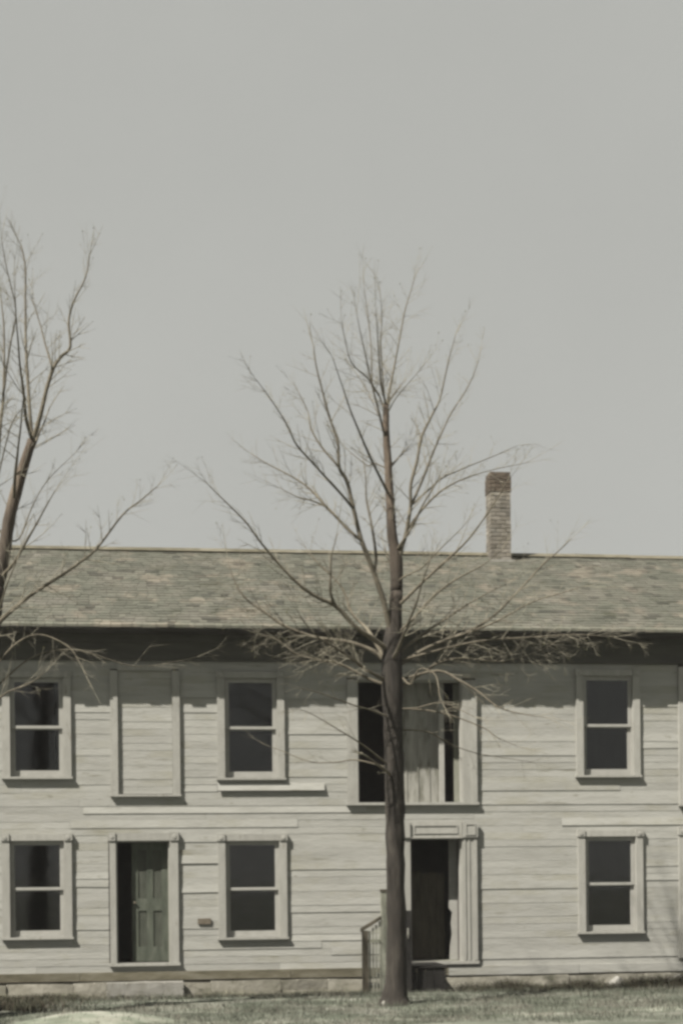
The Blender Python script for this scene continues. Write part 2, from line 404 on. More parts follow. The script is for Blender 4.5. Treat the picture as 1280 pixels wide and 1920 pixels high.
# boarded-over openings upstairs: a frame round the infilled boards
for r in (blind, blindr):
    x0, x1, z0, z1 = r
    f_ = MB().box(x0-.001, x0+.003, .003, .03, z0, z1).box(x1-.003, x1+.001, .003, .03, z0, z1).build('boarded_doorway', TRIM, house)
    trim_set(r, f_, blocks=False, sill_h=.036, ext=.012)
    box('backing_board', SHEATH, f_, x0+.0035, x1-.0035, .029, .033, z0, z1) if False else None

# wide loft doorway in the middle, upstairs
x0, x1, z0, z1 = loft
lf = MB().box(x0, x0+.02, .004, .15, z0, z1).box(x1-.02, x1, .004, .15, z0, z1).box(x0+.02, x1-.02, .004, .15, z1-.02, z1).build('loft_doorway', TRIM, house)
trim_set(loft, lf, hh=.12, cw=.17, cr=.235, blocks=False, sill_h=.045, ext=.03)
box('casing', TRIM, lf, x1+.15, x1+.236, -.066, -.053, z0, z1)
LD = .45
pL, pR = W(740, 1440, LD).x, W(826, 1440, LD).x
mb = MB().box(pL, pR, LD, LD+.03, z0-.02, z1+.1); mb.build('door_leaf', SHADEBLOTCH, lf)
for i in range(1, 4): box('batten', SHADEBLOTCH, lf, pL+(pR-pL)*i/4-.008, pL+(pR-pL)*i/4+.008, LD-.012, LD-.001, z0-.01, z1+.05)
sx_ = W(823, 1440, .27).x
box('door_stile', SASH, lf, sx_, sx_+.085, .25, .29, z0-.01, z1+.05)
box('jamb_board', GREYW, lf, W(851, 1480, .36).x, W(868, 1480, .36).x, .36, .39, z0-.01, z1)
MB().box(x0-.02, x1+.02, .151, LD+.05, z0-.05, z0-.012).build('loft_floor', TRIM, lf)

# left door: closed green leaf, cut narrow so an open gap deepens the jamb's shadow
def doorway(r, hh, cw, cr, blocks=True):
    x0, x1, z0, z1 = r
    d = MB().box(x0, x0+.022, .004, .15, z0, z1).box(x1-.022, x1, .004, .15, z0, z1).box(x0+.022, x1-.022, .004, .15, z1-.022, z1).build('doorway', TRIM, house)
    trim_set(r, d, hh=hh, cw=cw, cr=cr, sillname='threshold', sm=TRIM, sill_h=.05, blocks=blocks)
    return d
def panel_door(par, hinge, width, height, ang, mat, pmat):
    """four-panel door leaf, local x from hinge (0) to -width, rotated about the hinge"""
    mb = MB(); W_, H = width, height; s = .105; y0, y1 = -.02, .02
    rails = [0, .22, .80, .98, H-.115-.0, H]
    mb.box(-W_, -W_+s, y0, y1, 0, H).box(-s, 0, y0, y1, 0, H)
    cxx = -W_/2
    for a, b in ((0, .24), (.82, 1.02), (H-.12, H)): mb.box(-W_+s, -s, y0, y1, a, b)
    mb.box(cxx-s/2, cxx+s/2, y0, y1, .24, .82).box(cxx-s/2, cxx+s/2, y0, y1, 1.02, H-.12)
    d = mb.build('door', mat, par); d.location = hinge; d.rotation_euler.z = ang
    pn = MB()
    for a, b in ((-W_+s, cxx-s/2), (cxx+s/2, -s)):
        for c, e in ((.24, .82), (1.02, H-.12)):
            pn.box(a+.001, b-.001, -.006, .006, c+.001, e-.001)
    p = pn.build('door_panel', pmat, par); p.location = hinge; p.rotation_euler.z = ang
    kb = MB().tube([Vector((-W_+.05, -.021, .95)), Vector((-W_+.05, -.035, .95)), Vector((-W_+.05, -.05, .95)), Vector((-W_+.05, -.06, .95))], [.010, .011, .022, .012], 8).build('knob', METAL, par, smooth=True)
    kb.location = hinge; kb.rotation_euler.z = ang
    return d
dl = doorway(dleft, .125, .10, .135)
panel_door(dl, (dleft[1]-.03, .175, dleft[2]+.012), dleft[1]-.03-W(247, 1690, .125).x, dleft[3]-dleft[2]-.04, 0, GREEN, PANELSHADE)
box('door_frame', GREYW, dl, dleft[1]-.029, dleft[1]-.0225, .08, .149, dleft[2]+.001, dleft[3]-.03)

# middle door: wide right pilaster, tall header with a raised panel
dm = doorway(dmid, .27, .105, .245, blocks=False)
x0, x1, z0, z1 = dmid
for a, b in ((x1+.03, x1+.055), (x1+.10, x1+.125), (x1+.19, x1+.246)): box('moulding', TRIM, dm, a, b, -.064, -.053, z0+.01, z1-.01)
box('corner_block', TRIM, dm, x1+.012, x1+.258, -.085, -.043, z1+.01, z1+.265)
box('corner_block', TRIM, dm, x0-.115, x0-.004, -.085, -.043, z1+.01, z1+.265)
ring(x1+.05, x1+.22, z1+.045, z1+.235, .02, .02, -.096, -.086).build('block_moulding', TRIM, dm)
ring(x0+.06, x1-.07, z1+.07, z1+.215, .018, .018, -.062, -.051).build('header_panel', TRIM, dm)
box('moulding', TRIM, dm, x0-.11, x1+.25, -.075, -.053, z1-.004, z1+.009)
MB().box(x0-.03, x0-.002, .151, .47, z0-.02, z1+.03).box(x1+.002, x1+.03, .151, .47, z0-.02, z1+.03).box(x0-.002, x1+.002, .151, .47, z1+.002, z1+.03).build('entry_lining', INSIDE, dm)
box('entry_floor', GREYW, dm, x0-.03, x1+.03, .151, .5, z0-.05, z0-.001)
e0 = W(846, 1750, .38).x                              # sunlit part of the pale inner door, shaped as its own jagged board
jag = [(e0-.03, z0+.004), (e0-.02, z0+.22), (e0+.012, z0+.42), (e0-.004, z0+.60), (e0+.02, z0+.78), (e0-.035, z0+.86), (e0-.03, z1-.01)]
MB().prism(jag + [(x1-.003, z1-.01), (x1-.003, z0+.004)], .38, .41).build('sunlit_door_board', SASH, dm)
hd = MB(); p = x0+.004
while p < e0-.1:
    hd.box(p, p+.13, .62, .645, z0+.01, W(800, 1636, .62).z + rnd.uniform(-.03, .03)); p += .138
hd.build('board_screen', BROWNW, dm)
dr = doorway(dright, .125, .12, .12)

# plate on the wall between the left door and the window
p = W(383, 1728)
box('wall_plate', METAL, house, p.x-.105, p.x+.105, -.036, -.012, p.z-.045, p.z+.045)

# ---- sill timber and foundation stones
mb = MB()
x = XL
while x < XR:
    l = rnd.uniform(1.6, 3.6); l = min(l, XR-x)
    box('sill_board', SILLWOOD if x+l/2 < 1.2 else PAINT, house, x, x+l-.006, -.03-rnd.uniform(0, .012), .12, WALL_B-.055+rnd.uniform(-.015, .015), WALL_B+.085)
    x += l
fd = box('foundation', STONE, house, XL, XR, .06, .4, -.5, WALL_B-.07)
x = XL
while x < XR:
    l = min(rnd.uniform(.75, 1.7), XR-x)
    if -7 < x+l/2 < 7 or True:
        me = bpy.data.meshes.new('foundation_stone'); bm = bmesh.new()
        bmesh.ops.create_cube(bm, size=1); bmesh.ops.subdivide_edges(bm, edges=bm.edges, cuts=2, use_grid_fill=True)
        for v in bm.verts:
            n = noise.noise_vector(Vector((v.co.x*l*1.5+x*3, v.co.y, v.co.z*1.3)))
            v.co = Vector((v.co.x*(l-.006), v.co.y*.2, v.co.z*.50)) + Vector((n.x*.006, n.y*.045, n.z*.02))
        bmesh.ops.bevel(bm, geom=[e for e in bm.edges if e.calc_face_angle(0) > 1], offset=.02, segments=1)
        bm.to_mesh(me); bm.free()
        o = link('stone', me, STONE, fd); o.location = (x+l/2, .045, .345-.25-.035+rnd.uniform(-.01, .01))
    x += l

# ---- cornice and roof
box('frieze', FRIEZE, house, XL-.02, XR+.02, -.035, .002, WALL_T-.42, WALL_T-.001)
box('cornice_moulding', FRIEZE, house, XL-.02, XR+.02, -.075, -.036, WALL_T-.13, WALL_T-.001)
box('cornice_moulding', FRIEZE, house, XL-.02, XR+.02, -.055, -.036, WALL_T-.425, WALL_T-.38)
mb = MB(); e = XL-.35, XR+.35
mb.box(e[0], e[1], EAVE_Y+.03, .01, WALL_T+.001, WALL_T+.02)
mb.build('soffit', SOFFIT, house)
fz = EAVE_Z-.045
n = 0
x = e[0]
while x < e[1]:
    l = min(rnd.uniform(2.8, 4.4), e[1]-x)
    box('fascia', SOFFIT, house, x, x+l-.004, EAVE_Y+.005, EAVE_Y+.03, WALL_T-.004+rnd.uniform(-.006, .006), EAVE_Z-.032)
    x += l
mb = MB()                                               # roof deck, both slopes
def slab(y0, y1, t):
    n = len(mb.v); 
    for x in e:
        for y in (y0, y1): mb.v += [(x, y, roofz(y)-.03), (x, y, roofz(y)-.03-t)]
    a = n; mb.f += [(a,a+2,a+6,a+4),(a+1,a+5,a+7,a+3),(a,a+4,a+5,a+1),(a+2,a+3,a+7,a+6),(a,a+1,a+3,a+2),(a+4,a+6,a+7,a+5)]
slab(EAVE_Y+.031, RIDGE_Y, .04); slab(RIDGE_Y, 2*RIDGE_Y-EAVE_Y, .04)
roof = mb.build('roof', SOFFIT, house)
sv, sf, tone = [], [], []
slope_l = math.hypot(RIDGE_Y-EAVE_Y, SL*(RIDGE_Y-EAVE_Y)); cs = (RIDGE_Y-EAVE_Y)/slope_l; sn = SL*cs
EX = .145; rows = int(slope_l/EX)+1
for side in (0, 1):
    for r_ in range(rows):
        s0 = r_*EX - .03; s1 = min(s0 + EX*1.35, slope_l+.005)
        x = e[0] + rnd.uniform(-.1, 0)
        while x < e[1]:
            wd = rnd.uniform(.10, .24) if side == 0 else .5
            h = .012 + rnd.uniform(0, .012); ds = rnd.uniform(-.014, .014); tw = rnd.uniform(-.004, .004)
            n = len(sv)
            for xx, dh in ((x, tw), (min(x+wd-.006, e[1]+.02), -tw)):
                for s, hh in ((s0+ds, h+dh), (s1, .002), (s0+ds, -.026)):
                    y = EAVE_Y + s*cs - hh*sn*0; z = EAVE_Z - .03 + s*sn + hh + .004
                    if side: y = 2*RIDGE_Y - y
                    sv.append((xx, y, z + sag(xx)*min(s/2, 1)))
            sf += [(n, n+3, n+4, n+1), (n+2, n+5, n+3, n), (n, n+1, n+2), (n+3, n+5, n+4)]
            k = rnd.uniform(.85, 1.14); k *= 1.28 if r_ == 0 else 1
            if rnd.random() < .05: k *= .55
            tone += [k]*6
            x += wd
me = bpy.data.meshes.new('shingles'); me.from_pydata(sv, [], sf)
at = me.color_attributes.new('tone', 'FLOAT_COLOR', 'POINT')
for i, k in enumerate(tone): at.data[i].color = (k, k*.995, k*.975, 1)
bm = bmesh.new(); bm.from_mesh(me); bmesh.ops.recalc_face_normals(bm, faces=bm.faces); bm.to_mesh(me); bm.free()
sh = link('shingles', me, ROOF, roof, 'stuff')
mb = MB(); x = e[0]
rz = roofz(RIDGE_Y)
while x < e[1]:
    l = min(rnd.uniform(1.2, 2.0), e[1]-x); s = rnd.uniform(-.006, .010) + sag(x+l/2)
    b_ = MB()
    b_.v = [(x, RIDGE_Y-.15, rz-.06+s), (x+l-.004, RIDGE_Y-.15, rz-.06+s), (x+l-.004, RIDGE_Y, rz+.025+s), (x, RIDGE_Y, rz+.025+s), (x+l-.004, RIDGE_Y+.15, rz-.06+s), (x, RIDGE_Y+.15, rz-.06+s)]
    b_.f = [(0,1,2,3), (3,2,4,5), (0,5,4,1), (1,4,2), (0,3,5)]
    o = b_.build('ridge_board', SILLWOOD, roof); x += l

# ---- chimney, brick by brick
cl, crr = W(919, 990, 3.2).x, W(958, 990, 3.2).x
ctop = W(938, 884, 3.2).z; cb = roofz(3.2)-.12
cw_ = crr-cl
core = box('chimney', MORTAR, house, cl+.012, crr-.012, 3.212, 3.2+cw_-.012, cb, ctop-.012)
bh = .0755; ncourse = int((ctop-cb)/bh)
bme = bpy.data.meshes.new('brick'); bm = bmesh.new(); bmesh.ops.create_cube(bm, size=1); bm.to_mesh(bme); bm.free()
bmt = bme.copy(); bme.materials.append(BRICK); bmt.materials.append(BRICKTOP)
lean = -.03/1.6
for c in range(ncourse):
    z = ctop - (c+.5)*bh; topc = c < 5
    g = .012 if topc and c > 0 else 0
    split = [.5] if c % 2 else [.26, .76]
    xs_ = [0]+split+[1]
    for ydir in (0, 1):
        for a, b in zip(xs_, xs_[1:]):
            x0, x1 = cl-g+(cw_+2*g)*a, cl-g+(cw_+2*g)*b
            o = link('brick', bmt if topc else bme, None, core)
            o.scale = (x1-x0-.011, .2, bh-.012)
            yy = (3.2-g+.1) if ydir == 0 else (3.2+cw_+g-.1)
            o.location = ((x0+x1)/2 + rnd.uniform(-.004, .004), yy + rnd.uniform(-.005, .005), z)
mb = MB(); yb = 3.2; zb = roofz(3.2)
mb.box(cl-.03, crr+.05, yb-.05, yb-.012, zb-.045, zb+.03)
mb.build('flashing', PALEST, core)

# ------------------------------------------------------------------ stoop at the middle door
SY = -1.25
def PX(px, py, Y): return W(px, py, Y)
q = PX(760, 1806, -.12)
stoop = empty('stoop', (PX(760, 1860, SY).x, SY, gz(PX(760, 1860, SY).x, SY)))
tag(stoop, 'small dark wooden stoop with slatted side rail at the middle door', 'stoop')
bx_, by_, bz_ = stoop.location
def sp(name, mat, mbx):
    for i, v in enumerate(mbx.v): mbx.v[i] = (v[0]-bx_, v[1]-by_, v[2]-bz_)
    return mbx.build(name, mat, stoop)
sx0, sx1 = PX(748, 1830, SY).x, PX(838, 1830, SY).x
dz = PX(790, 1812, SY).z
y = SY
while y < -.14:
    sp('deck_board', DARKW, MB().box(sx0-.02, sx1+.02, y, min(y+.135, -.125), dz-.03, dz)); y += .142
x = sx0
while x < sx1-.02:
    wdt = min(rnd.uniform(.13, .17), sx1-x); sp('skirt_board', DARKW, MB().box(x, x+wdt-.008, SY+.02, SY+.042, gz(x, SY)-.05, dz-.031)); x += wdt
for xx in (sx0, sx1-.07): sp('leg', DARKW, MB().box(xx, xx+.07, -.3, -.23, -.05, dz-.031))
# dark newel post right of the trunk
p0, p1 = PX(757, 1760, SY), PX(769, 1760, SY)
sp('post', DARKW, MB().box(p0.x, p1.x, SY-.11, SY-.005, gz(p0.x, SY)-.05, PX(762, 1708, SY).z))
kb = MB().tube([Vector((p0.x+.05, SY-.115, PX(762, zc_, SY).z)) for zc_ in (1740, 1752, 1760)], [.012, .022, .01], 6); sp('hook', PALEST, kb)
# slatted rail of the steps that run down to the left
RY = SY-.02
lz, hz = PX(684, 1746, RY), PX(717, 1722, RY)
a = PX(679, 1800, RY).x; b = PX(690, 1800, RY).x
sp('post', BROWNW, MB().box(a, b, RY-.045, RY+.045, gz(a, RY)-.06, lz.z))
c = PX(714, 1700, RY).x; d = PX(729, 1700, RY).x
sp('post', GREYW, MB().box(c, d, RY-.05, RY+.05, gz(c, RY)-.06, PX(720, 1673, RY).z))
sp('post_cap', BROWNW, MB().box(c-.008, d-.03, RY-.06, RY+.06, PX(720, 1673, RY).z+.001, PX(720, 1668, RY).z))
sp('handrail', BROWNW, MB().prism([(a-.02, lz.z-.02), (c-.002, hz.z-.02), (c-.002, hz.z+.035), (a-.02, lz.z+.04)], RY-.05, RY+.05))
sp('bottom_rail', GREYW, MB().box(b+.002, c-.002, RY-.03, RY+.03, gz(b, RY)+.05, gz(b, RY)+.11))
sp('top_rail', GREYW, MB().box(b+.002, c-.002, RY-.03, RY+.03, PX(700, 1768, RY).z, PX(700, 1762, RY).z))
k = 4
for i in range(k):
    xx = b + (c-b)*(i+.5)/k
    sp('slat', GREYW, MB().box(xx-.014, xx+.014, RY-.018, RY+.005, gz(xx, RY)+.02, lz.z+(hz.z-lz.z)*(i+.5)/k-.03))
for i in range(4):
    xx = d + .02 + i*.085
    sp('slat', GREYW, MB().box(xx-.03, xx+.035, RY-.018, RY+.005, gz(xx, RY)-.03, PX(720, 1765, RY).z+rnd.uniform(-.02, .02)))
# steps behind the rail
for i in range(3):
    xa = sx0 - .02 - .22*(i+1); zt = dz - .15*(i+1)
    if zt > .05: sp('step', DARKW, MB().box(xa, xa+.24, SY+.06, -.35, zt-.04, zt))

# ------------------------------------------------------------------ trees
def catmull(pts, sub=4):
    res = []
    n = len(pts)
    for i in range(n-1):
        p0, p1, p2, p3 = pts[max(i-1, 0)], pts[i], pts[i+1], pts[min(i+2, n-1)]
        for k in range(sub):
            t = k/sub
            res.append(.5*((2*p1) + (p2-p0)*t + (2*p0-5*p1+4*p2-p3)*t*t + (3*p1-p0-3*p2+p3)*t**3))
    res.append(pts[-1].copy())
    return res
class Tree:
    def __init__(s, name, px, py, Y, label, seed):
        s.Y = Y; s.r = random.Random(seed)
        p = W(px, py, Y); s.base = Vector((p.x, Y, gz(p.x, Y)))
        s.root = empty(name, s.base); tag(s.root, label, 'tree', 'bare trees along the house front')
        s.tw = MB(); s.buds = MB(); s.limbs = 0
    def path(s, pix, dy0, dy1, rel=False):
        """pixel path -> points in space, drifting from depth dy0 to dy1 off the trunk line"""
        n = len(pix); P = []
        for i, (x, y) in enumerate(pix):
            t = i/max(n-1, 1); P.append(W(x, y, s.Y + dy0 + (dy1-dy0)*t**.9))
        return P
    def solid(s, name, pts, rads, mat, sides=8, wob=.012):
        ps = catmull(pts, 4); m = len(ps); rs = []
        for i in range(m):
            t = i/(m-1)*(len(rads)-1); k = min(int(t), len(rads)-2); rs.append(rads[k]+(rads[k+1]-rads[k])*(t-k))
        for i in range(1, m-1):
            n = noise.noise_vector(ps[i]*2.3); ps[i] = ps[i] + n*min(wob, rs[i]*.9); rs[i] *= 1+.14*noise.noise(ps[i]*5)
        mb = MB().tube([p-s.base for p in ps], rs, sides)
        mb.build(name, mat, s.root, smooth=True, fix=False)
        return ps, rs
    def twig(s, p, d, L, r, lvl, up):
        k = max(3, int(L/.16)); pts = [p]; rd = [r]; q = p.copy(); dd = d.copy(); pos = []
        for i in range(k):
            v = noise.noise_vector(q*1.7 + Vector((s.r.random(), 0, 0)))*.22
            dd = (dd + v + Vector((0, 0, up*.10))).normalized(); q = q + dd*(L/k); pts.append(q); rd.append(r*(1-(i+1)/k*.72)); pos.append((q, dd.copy()))
        s.tw.tube([a-s.base for a in pts], rd, 4 if r > .005 else 3, cap=False)
        if lvl > 0:
            for i, (a, d2) in enumerate(pos[:-1]):
                for rep in range(2 if s.r.random() < .45 else 1):
                    if s.r.random() < .85:
                        s.twig(a, s.side(d2, s.r.uniform(25, 55)), L*s.r.uniform(.28, .6), max(r*.6, .0021), lvl-1, up)
        if s.r.random() < .25:
            b = q; h = s.r.uniform(.007, .013); n = len(s.buds.v); o = b - s.base
            s.buds.v += [tuple(o+Vector(v)*h*.6) for v in ((1,0,0),(0,1,0),(-1,0,0),(0,-1,0))] + [tuple(o+dd*h*1.6), tuple(o-dd*h*.9)]
            s.buds.f += [(n,n+1,n+4),(n+1,n+2,n+4),(n+2,n+3,n+4),(n+3,n,n+4),(n+1,n,n+5),(n+2,n+1,n+5),(n+3,n+2,n+5),(n,n+3,n+5)]
    def side(s, d, deg):
        a = d.cross(Vector((s.r.gauss(0, 1), s.r.gauss(0, 1), s.r.gauss(0, 1)))).normalized()
        return (d*math.cos(math.radians(deg)) + a*math.sin(math.radians(deg))).normalized()
    def dress(s, ps, rs, start, n, Lr, up=.5, lvl=1, tip=True):
        m = len(ps)
        for j in range(n):
            t = start + (1-start)*(j+s.r.random())/n; i = min(int(t*(m-1)), m-2)
            d = (ps[i+1]-ps[max(i-1, 0)]).normalized()
            L = s.r.uniform(*Lr)*(1.15-.45*t)
            s.twig(ps[i].copy(), s.side(d, s.r.uniform(28, 60)), L, min(.0065, max(.003, rs[i]*.38)), lvl, up)
        d = (ps[-1]-ps[-3]).normalized()
        for _ in range(2 if tip else 0): s.twig(ps[-1].copy(), s.side(d, s.r.uniform(3, 18)), s.r.uniform(*Lr), max(rs[-1]*.8, .004), lvl, up)
    def limb(s, pix, dy, r0, r1, n=8, Lr=(.28, .62), up=.5, lvl=1, dy0=0.0, mat=None, start=.2):
        r0 *= .88; r1 *= .85
        if pix[-1][1] < 1000: r0 *= .88; r1 *= .75; n = int(n*1.6)
        ps, rs = s.solid('limb', s.path(pix, dy0, dy), [r0, (r0+r1)*.5, r1], mat or LIMB, 7)
        s.dress(ps, rs, start, n, Lr, up, lvl); s.limbs += 1
        return ps
    def free(s, h, az, el, L, r0, n=8, up=.4):
        """limb not traced from the outline: towards or away from the viewer"""
        p = s.at(h); d = Vector((math.cos(az)*math.cos(el), math.sin(az)*math.cos(el), math.sin(el))); pts = [p]
        for i in range(5):
            d = (d + noise.noise_vector(p*1.3+Vector((i, az, h)))*.18 + Vector((0, 0, up*.12))).normalized(); p = p + d*L/5; pts.append(p)
        ps, rs = s.solid('limb', pts, [r0, r0*.6, r0*.2], LIMB, 6)
        s.dress(ps, rs, .2, n, (.35, .8), .4, 1); s.limbs += 1
    def at(s, z):
        for a, b in zip(s.trunk, s.trunk[1:]):
            if a.z <= z <= b.z: return a.lerp(b, (z-a.z)/max(b.z-a.z, 1e-6))
        return s.trunk[-1].copy()
    def finish(s):
        s.tw.build('twigs', TWIG, s.root, 'stuff', smooth=True, fix=False)
        s.buds.build('buds', BUD, s.root, 'stuff', fix=False)

TY = -4.0
K = 115*25/21.0                                   # pixels per metre at the tree
T = Tree('bare_tree', 737, 1880, TY, 'young bare tree standing before the middle door, straight dark trunk', 5)
tp = [(740,1900),(740,1872),(742,1845),(743,1770),(742,1690),(741,1600),(741,1540),(739,1450),(736,1350),(735,1270),(736,1210),(739,1165),(743,1110),(742,1050),(735,1000),(731,940),(727,880),(724,810),(723,758)]
tw_ = [82,56,42,38,36,36,36,37,38,40,38,27,24,23,19,17,15,13,10]
tr_pts = [W(x, y, TY) for x, y in tp]
low = tr_pts[:13]; hi = tr_pts[12:]
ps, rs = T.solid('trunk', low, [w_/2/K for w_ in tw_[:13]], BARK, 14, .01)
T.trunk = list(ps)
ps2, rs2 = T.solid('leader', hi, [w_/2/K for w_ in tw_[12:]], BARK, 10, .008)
T.trunk += ps2
T.dress(ps2, rs2, .1, 18, (.25, .6), .5, 1, False)
lm = T.limb
# big limbs to the left
lm([(734,1190),(728,1168),(718,1125),(701,1076),(678,1013),(665,961),(649,902),(636,877),(633,827),(616,778),(603,729),(593,686),(588,650)], -.5, .058, .010, 16, (.3,.65))
lm([(700,1076),(705,1043),(695,977),(687,935),(686,900),(680,860)], .35, .032, .008, 9, dy0=-.12)
lm([(676,1012),(642,981),(610,948),(583,918),(550,895),(501,869),(470,850)], .5, .032, .007, 14, dy0=-.2)
lm([(612,950),(585,938),(557,931),(525,915)], .1, .018, .006, 7, dy0=.1)
lm([(662,953),(629,915),(590,872),(557,836),(537,795),(505,745),(478,709)], -1.0, .026, .006, 14, dy0=-.3)
lm([(636,877),(603,837),(583,804),(577,771),(560,735)], -.1, .022, .006, 8, dy0=-.4)
lm([(727,880),(700,868),(688,873),(652,844)], .5, .014, .008, 5)
lm([(733,1222),(708,1205),(665,1174),(629,1135),(596,1120),(564,1099),(524,1059),(491,1020),(462,981),(413,931),(387,905)], -.9, .050, .007, 20, (.3,.65))
lm([(629,1135),(619,1109),(620,1075),(621,1043),(632,1000)], -.7, .026, .006, 8, dy0=-.35)
lm([(720,1232),(701,1200),(685,1176),(660,1150),(640,1100),(600,1060),(575,1030)], .9, .036, .006, 14)
lm([(722,1240),(701,1222),(649,1202),(590,1195),(534,1174),(501,1151),(459,1122),(442,1095),(430,1060)], .55, .040, .006, 30, up=.3, lvl=2, Lr=(.35, .75))
lm([(724,1276),(688,1258),(662,1238),(630,1215),(590,1190),(560,1150)], -1.3, .034, .006, 24, up=.3, lvl=2, Lr=(.35, .75))
lm([(726,1285),(690,1272),(640,1246),(599,1238),(553,1225),(520,1200),(490,1190)], .3, .030, .006, 26, up=.2, lvl=2, Lr=(.35, .75))
lm([(730,1345),(700,1333),(660,1322),(600,1300),(560,1290)], -1.1, .018, .005, 8, up=0, start=.3)
lm([(733,1440),(700,1412),(668,1389),(642,1373),(586,1340),(560,1330)], -.9, .018, .004, 6, up=-.2, start=.4)
lm([(733,1462),(728,1450),(710,1436),(689,1419)], -.4, .026, .018, 1, (.1,.3), up=0)
lm([(728,1440),(668,1425),(632,1429),(583,1429),(530,1409),(505,1400)], 1.0, .014, .004, 5, up=-.1, start=.4)
# right side
lm([(743,1060),(752,1030),(762,997),(769,951),(770,909),(782,863),(790,820),(808,778),(824,748),(837,696),(844,663),(854,627)], -.6, .042, .006, 16)
lm([(769,951),(789,905),(811,850),(825,816),(847,771),(880,719),(898,673)], .3, .026, .006, 14, dy0=-.2)
lm([(760,998),(785,964),(821,925),(848,908),(877,895),(925,880),(985,868)], -.8, .024, .005, 14, dy0=-.1, up=.2)
lm([(772,946),(800,920),(831,895),(867,879),(930,853),(970,835)], .9, .020, .005, 12, dy0=.0, up=.2)
lm([(744,1095),(756,1082),(789,1066),(812,1043),(848,1007),(870,985)], -.7, .020, .005, 9)
lm([(742,1252),(800,1215),(850,1195),(897,1174),(936,1145),(1008,1069),(1045,1035),(1071,1010)], .6, .036, .006, 22, up=.3)
lm([(850,1195),(895,1180),(940,1160),(1000,1128),(1054,1112),(1090,1100)], -.2, .020, .005, 12, dy0=.2, up=.2)
lm([(744,1190),(775,1160),(810,1120),(850,1090),(905,1060),(940,1030)], -1.2, .028, .005, 14, up=.3)
lm([(746,1226),(790,1190),(850,1150),(900,1120),(950,1095)], .9, .028, .005, 24, up=.2, lvl=2, Lr=(.35, .75))
lm([(748,1262),(768,1284),(780,1262),(794,1254),(817,1268),(824,1304),(830,1320)], -1.0, .018, .006, 7, up=-.3)
lm([(748,1290),(790,1262),(830,1240),(880,1235),(940,1240),(1000,1225),(1040,1205)], .8, .028, .005, 30, up=.0, lvl=2, Lr=(.35, .75))
lm([(748,1330),(781,1327),(824,1318),(860,1330),(890,1345)], -1.2, .013, .005, 5, up=-.2, start=.4)
lm([(750,1275),(820,1258),(860,1275),(896,1297),(935,1327),(984,1340),(1020,1345)], -.9, .024, .005, 14, up=-.2)
lm([(750,1370),(800,1372),(833,1389),(860,1402),(905,1415),(994,1429)], .7, .015, .004, 7, up=-.2)
lm([(750,1330),(820,1335),(902,1363),(932,1383),(970,1400)], -.2, .015, .004, 8, up=-.2)
lm([(748,1240),(840,1215),(920,1200),(1000,1195),(1080,1190),(1150,1195)], -.4, .022, .004, 28, up=0, lvl=2, Lr=(.35, .75))
# top whorl
lm([(724,765),(732,720),(739,683),(749,637),(759,581),(770,545),(778,517)], .2, .022, .006, 12)
lm([(722,770),(718,720),(713,653),(716,600),(714,560)], -.4, .016, .005, 10)
lm([(722,775),(710,740),(698,722),(696,653),(690,594),(682,535)], .4, .020, .005, 12)
lm([(710,742),(690,710),(659,680),(646,634),(640,600)], -.5, .016, .005, 9, dy0=.1)
lm([(720,800),(706,770),(690,735),(668,700)], .6, .012, .005, 7)
lm([(726,775),(740,750),(760,725),(790,690)], -.5, .012, .005, 7)
for i in range(12):
    T.free(4.9 + i*.38, (math.pi/2 if i % 2 else -math.pi/2) + T.r.uniform(-.8, .8), math.radians(T.r.uniform(15, 45)+i*1.5), T.r.uniform(1.6, 2.6)*(1-.03*i)*(.45 if i % 2 else 1), .028-.0012*i, 8)
T.finish()

# tree whose trunk stands just outside the left edge
T2 = Tree('bare_tree', -20, 1884, TY-.9, 'larger bare tree at the left edge, forked limbs reaching over the roof', 21)
TY2 = T2.Y
tp = [(-40,1900),(-40,1870),(-37,1800),(-34,1650),(-32,1500),(-30,1350),(-26,1250),(-18,1170),(-6,1100)]
ps, rs = T2.solid('trunk', [W(x, y, TY2) for x, y in tp], [w_/2/K for w_ in (84,68,54,48,46,46,44,36,26)], BARK, 14, .012)
T2.trunk = list(ps)
ps2, rs2 = T2.solid('leader', [W(x, y, TY2) for x, y in [(-6,1100),(0,1080),(8,1035),(20,960),(40,890),(60,825)]], [w_/2/K for w_ in (26,24,22,19,16)], BARK, 10, .006)
T2.trunk += ps2; T2.dress(ps2, rs2, .1, 7, (.3,.7), .5, 1, False)
lm = T2.limb
lm([(60,826),(55,760),(50,680),(48,610),(48,510),(40,460)], .3, .034, .012, 12)
lm([(60,826),(75,780),(88,730),(100,690),(115,668),(132,650),(130,600),(140,560),(160,520),(168,478)], -.3, .040, .010, 14)
lm([(98,692),(84,640),(70,590),(60,555)], .3, .018, .006, 8, dy0=-.15)
lm([(-25,1200),(0,1165),(40,1130),(100,1088),(150,1055),(180,1030),(230,965),(262,940),(295,912)], -.6, .040, .008, 18, (.3,.6), up=.3)
lm([(-30,1150),(-12,960),(0,800),(6,740),(8,640),(2,560)], .4, .045, .010, 14)
lm([(6,740),(20,640),(30,580),(12,500),(3,450)], -.2, .018, .006, 10, dy0=.2)
lm([(12,1010),(35,1010),(60,950),(90,900),(140,850)], .6, .016, .005, 9)
lm([(-5,900),(20,800),(45,760)], -.6, .014, .006, 5)
lm([(-30,1280),(20,1215),(70,1190),(125,1210),(148,1240),(162,1268)], -.8, .016, .004, 9, up=-.2)
lm([(-30,1310),(30,1255),(80,1225),(150,1220),(250,1250),(320,1242),(370,1232)], .8, .016, .003, 12, up=-.1)
lm([(-30,1340),(10,1300),(50,1285),(85,1260)], -.9, .018, .005, 8, up=0)
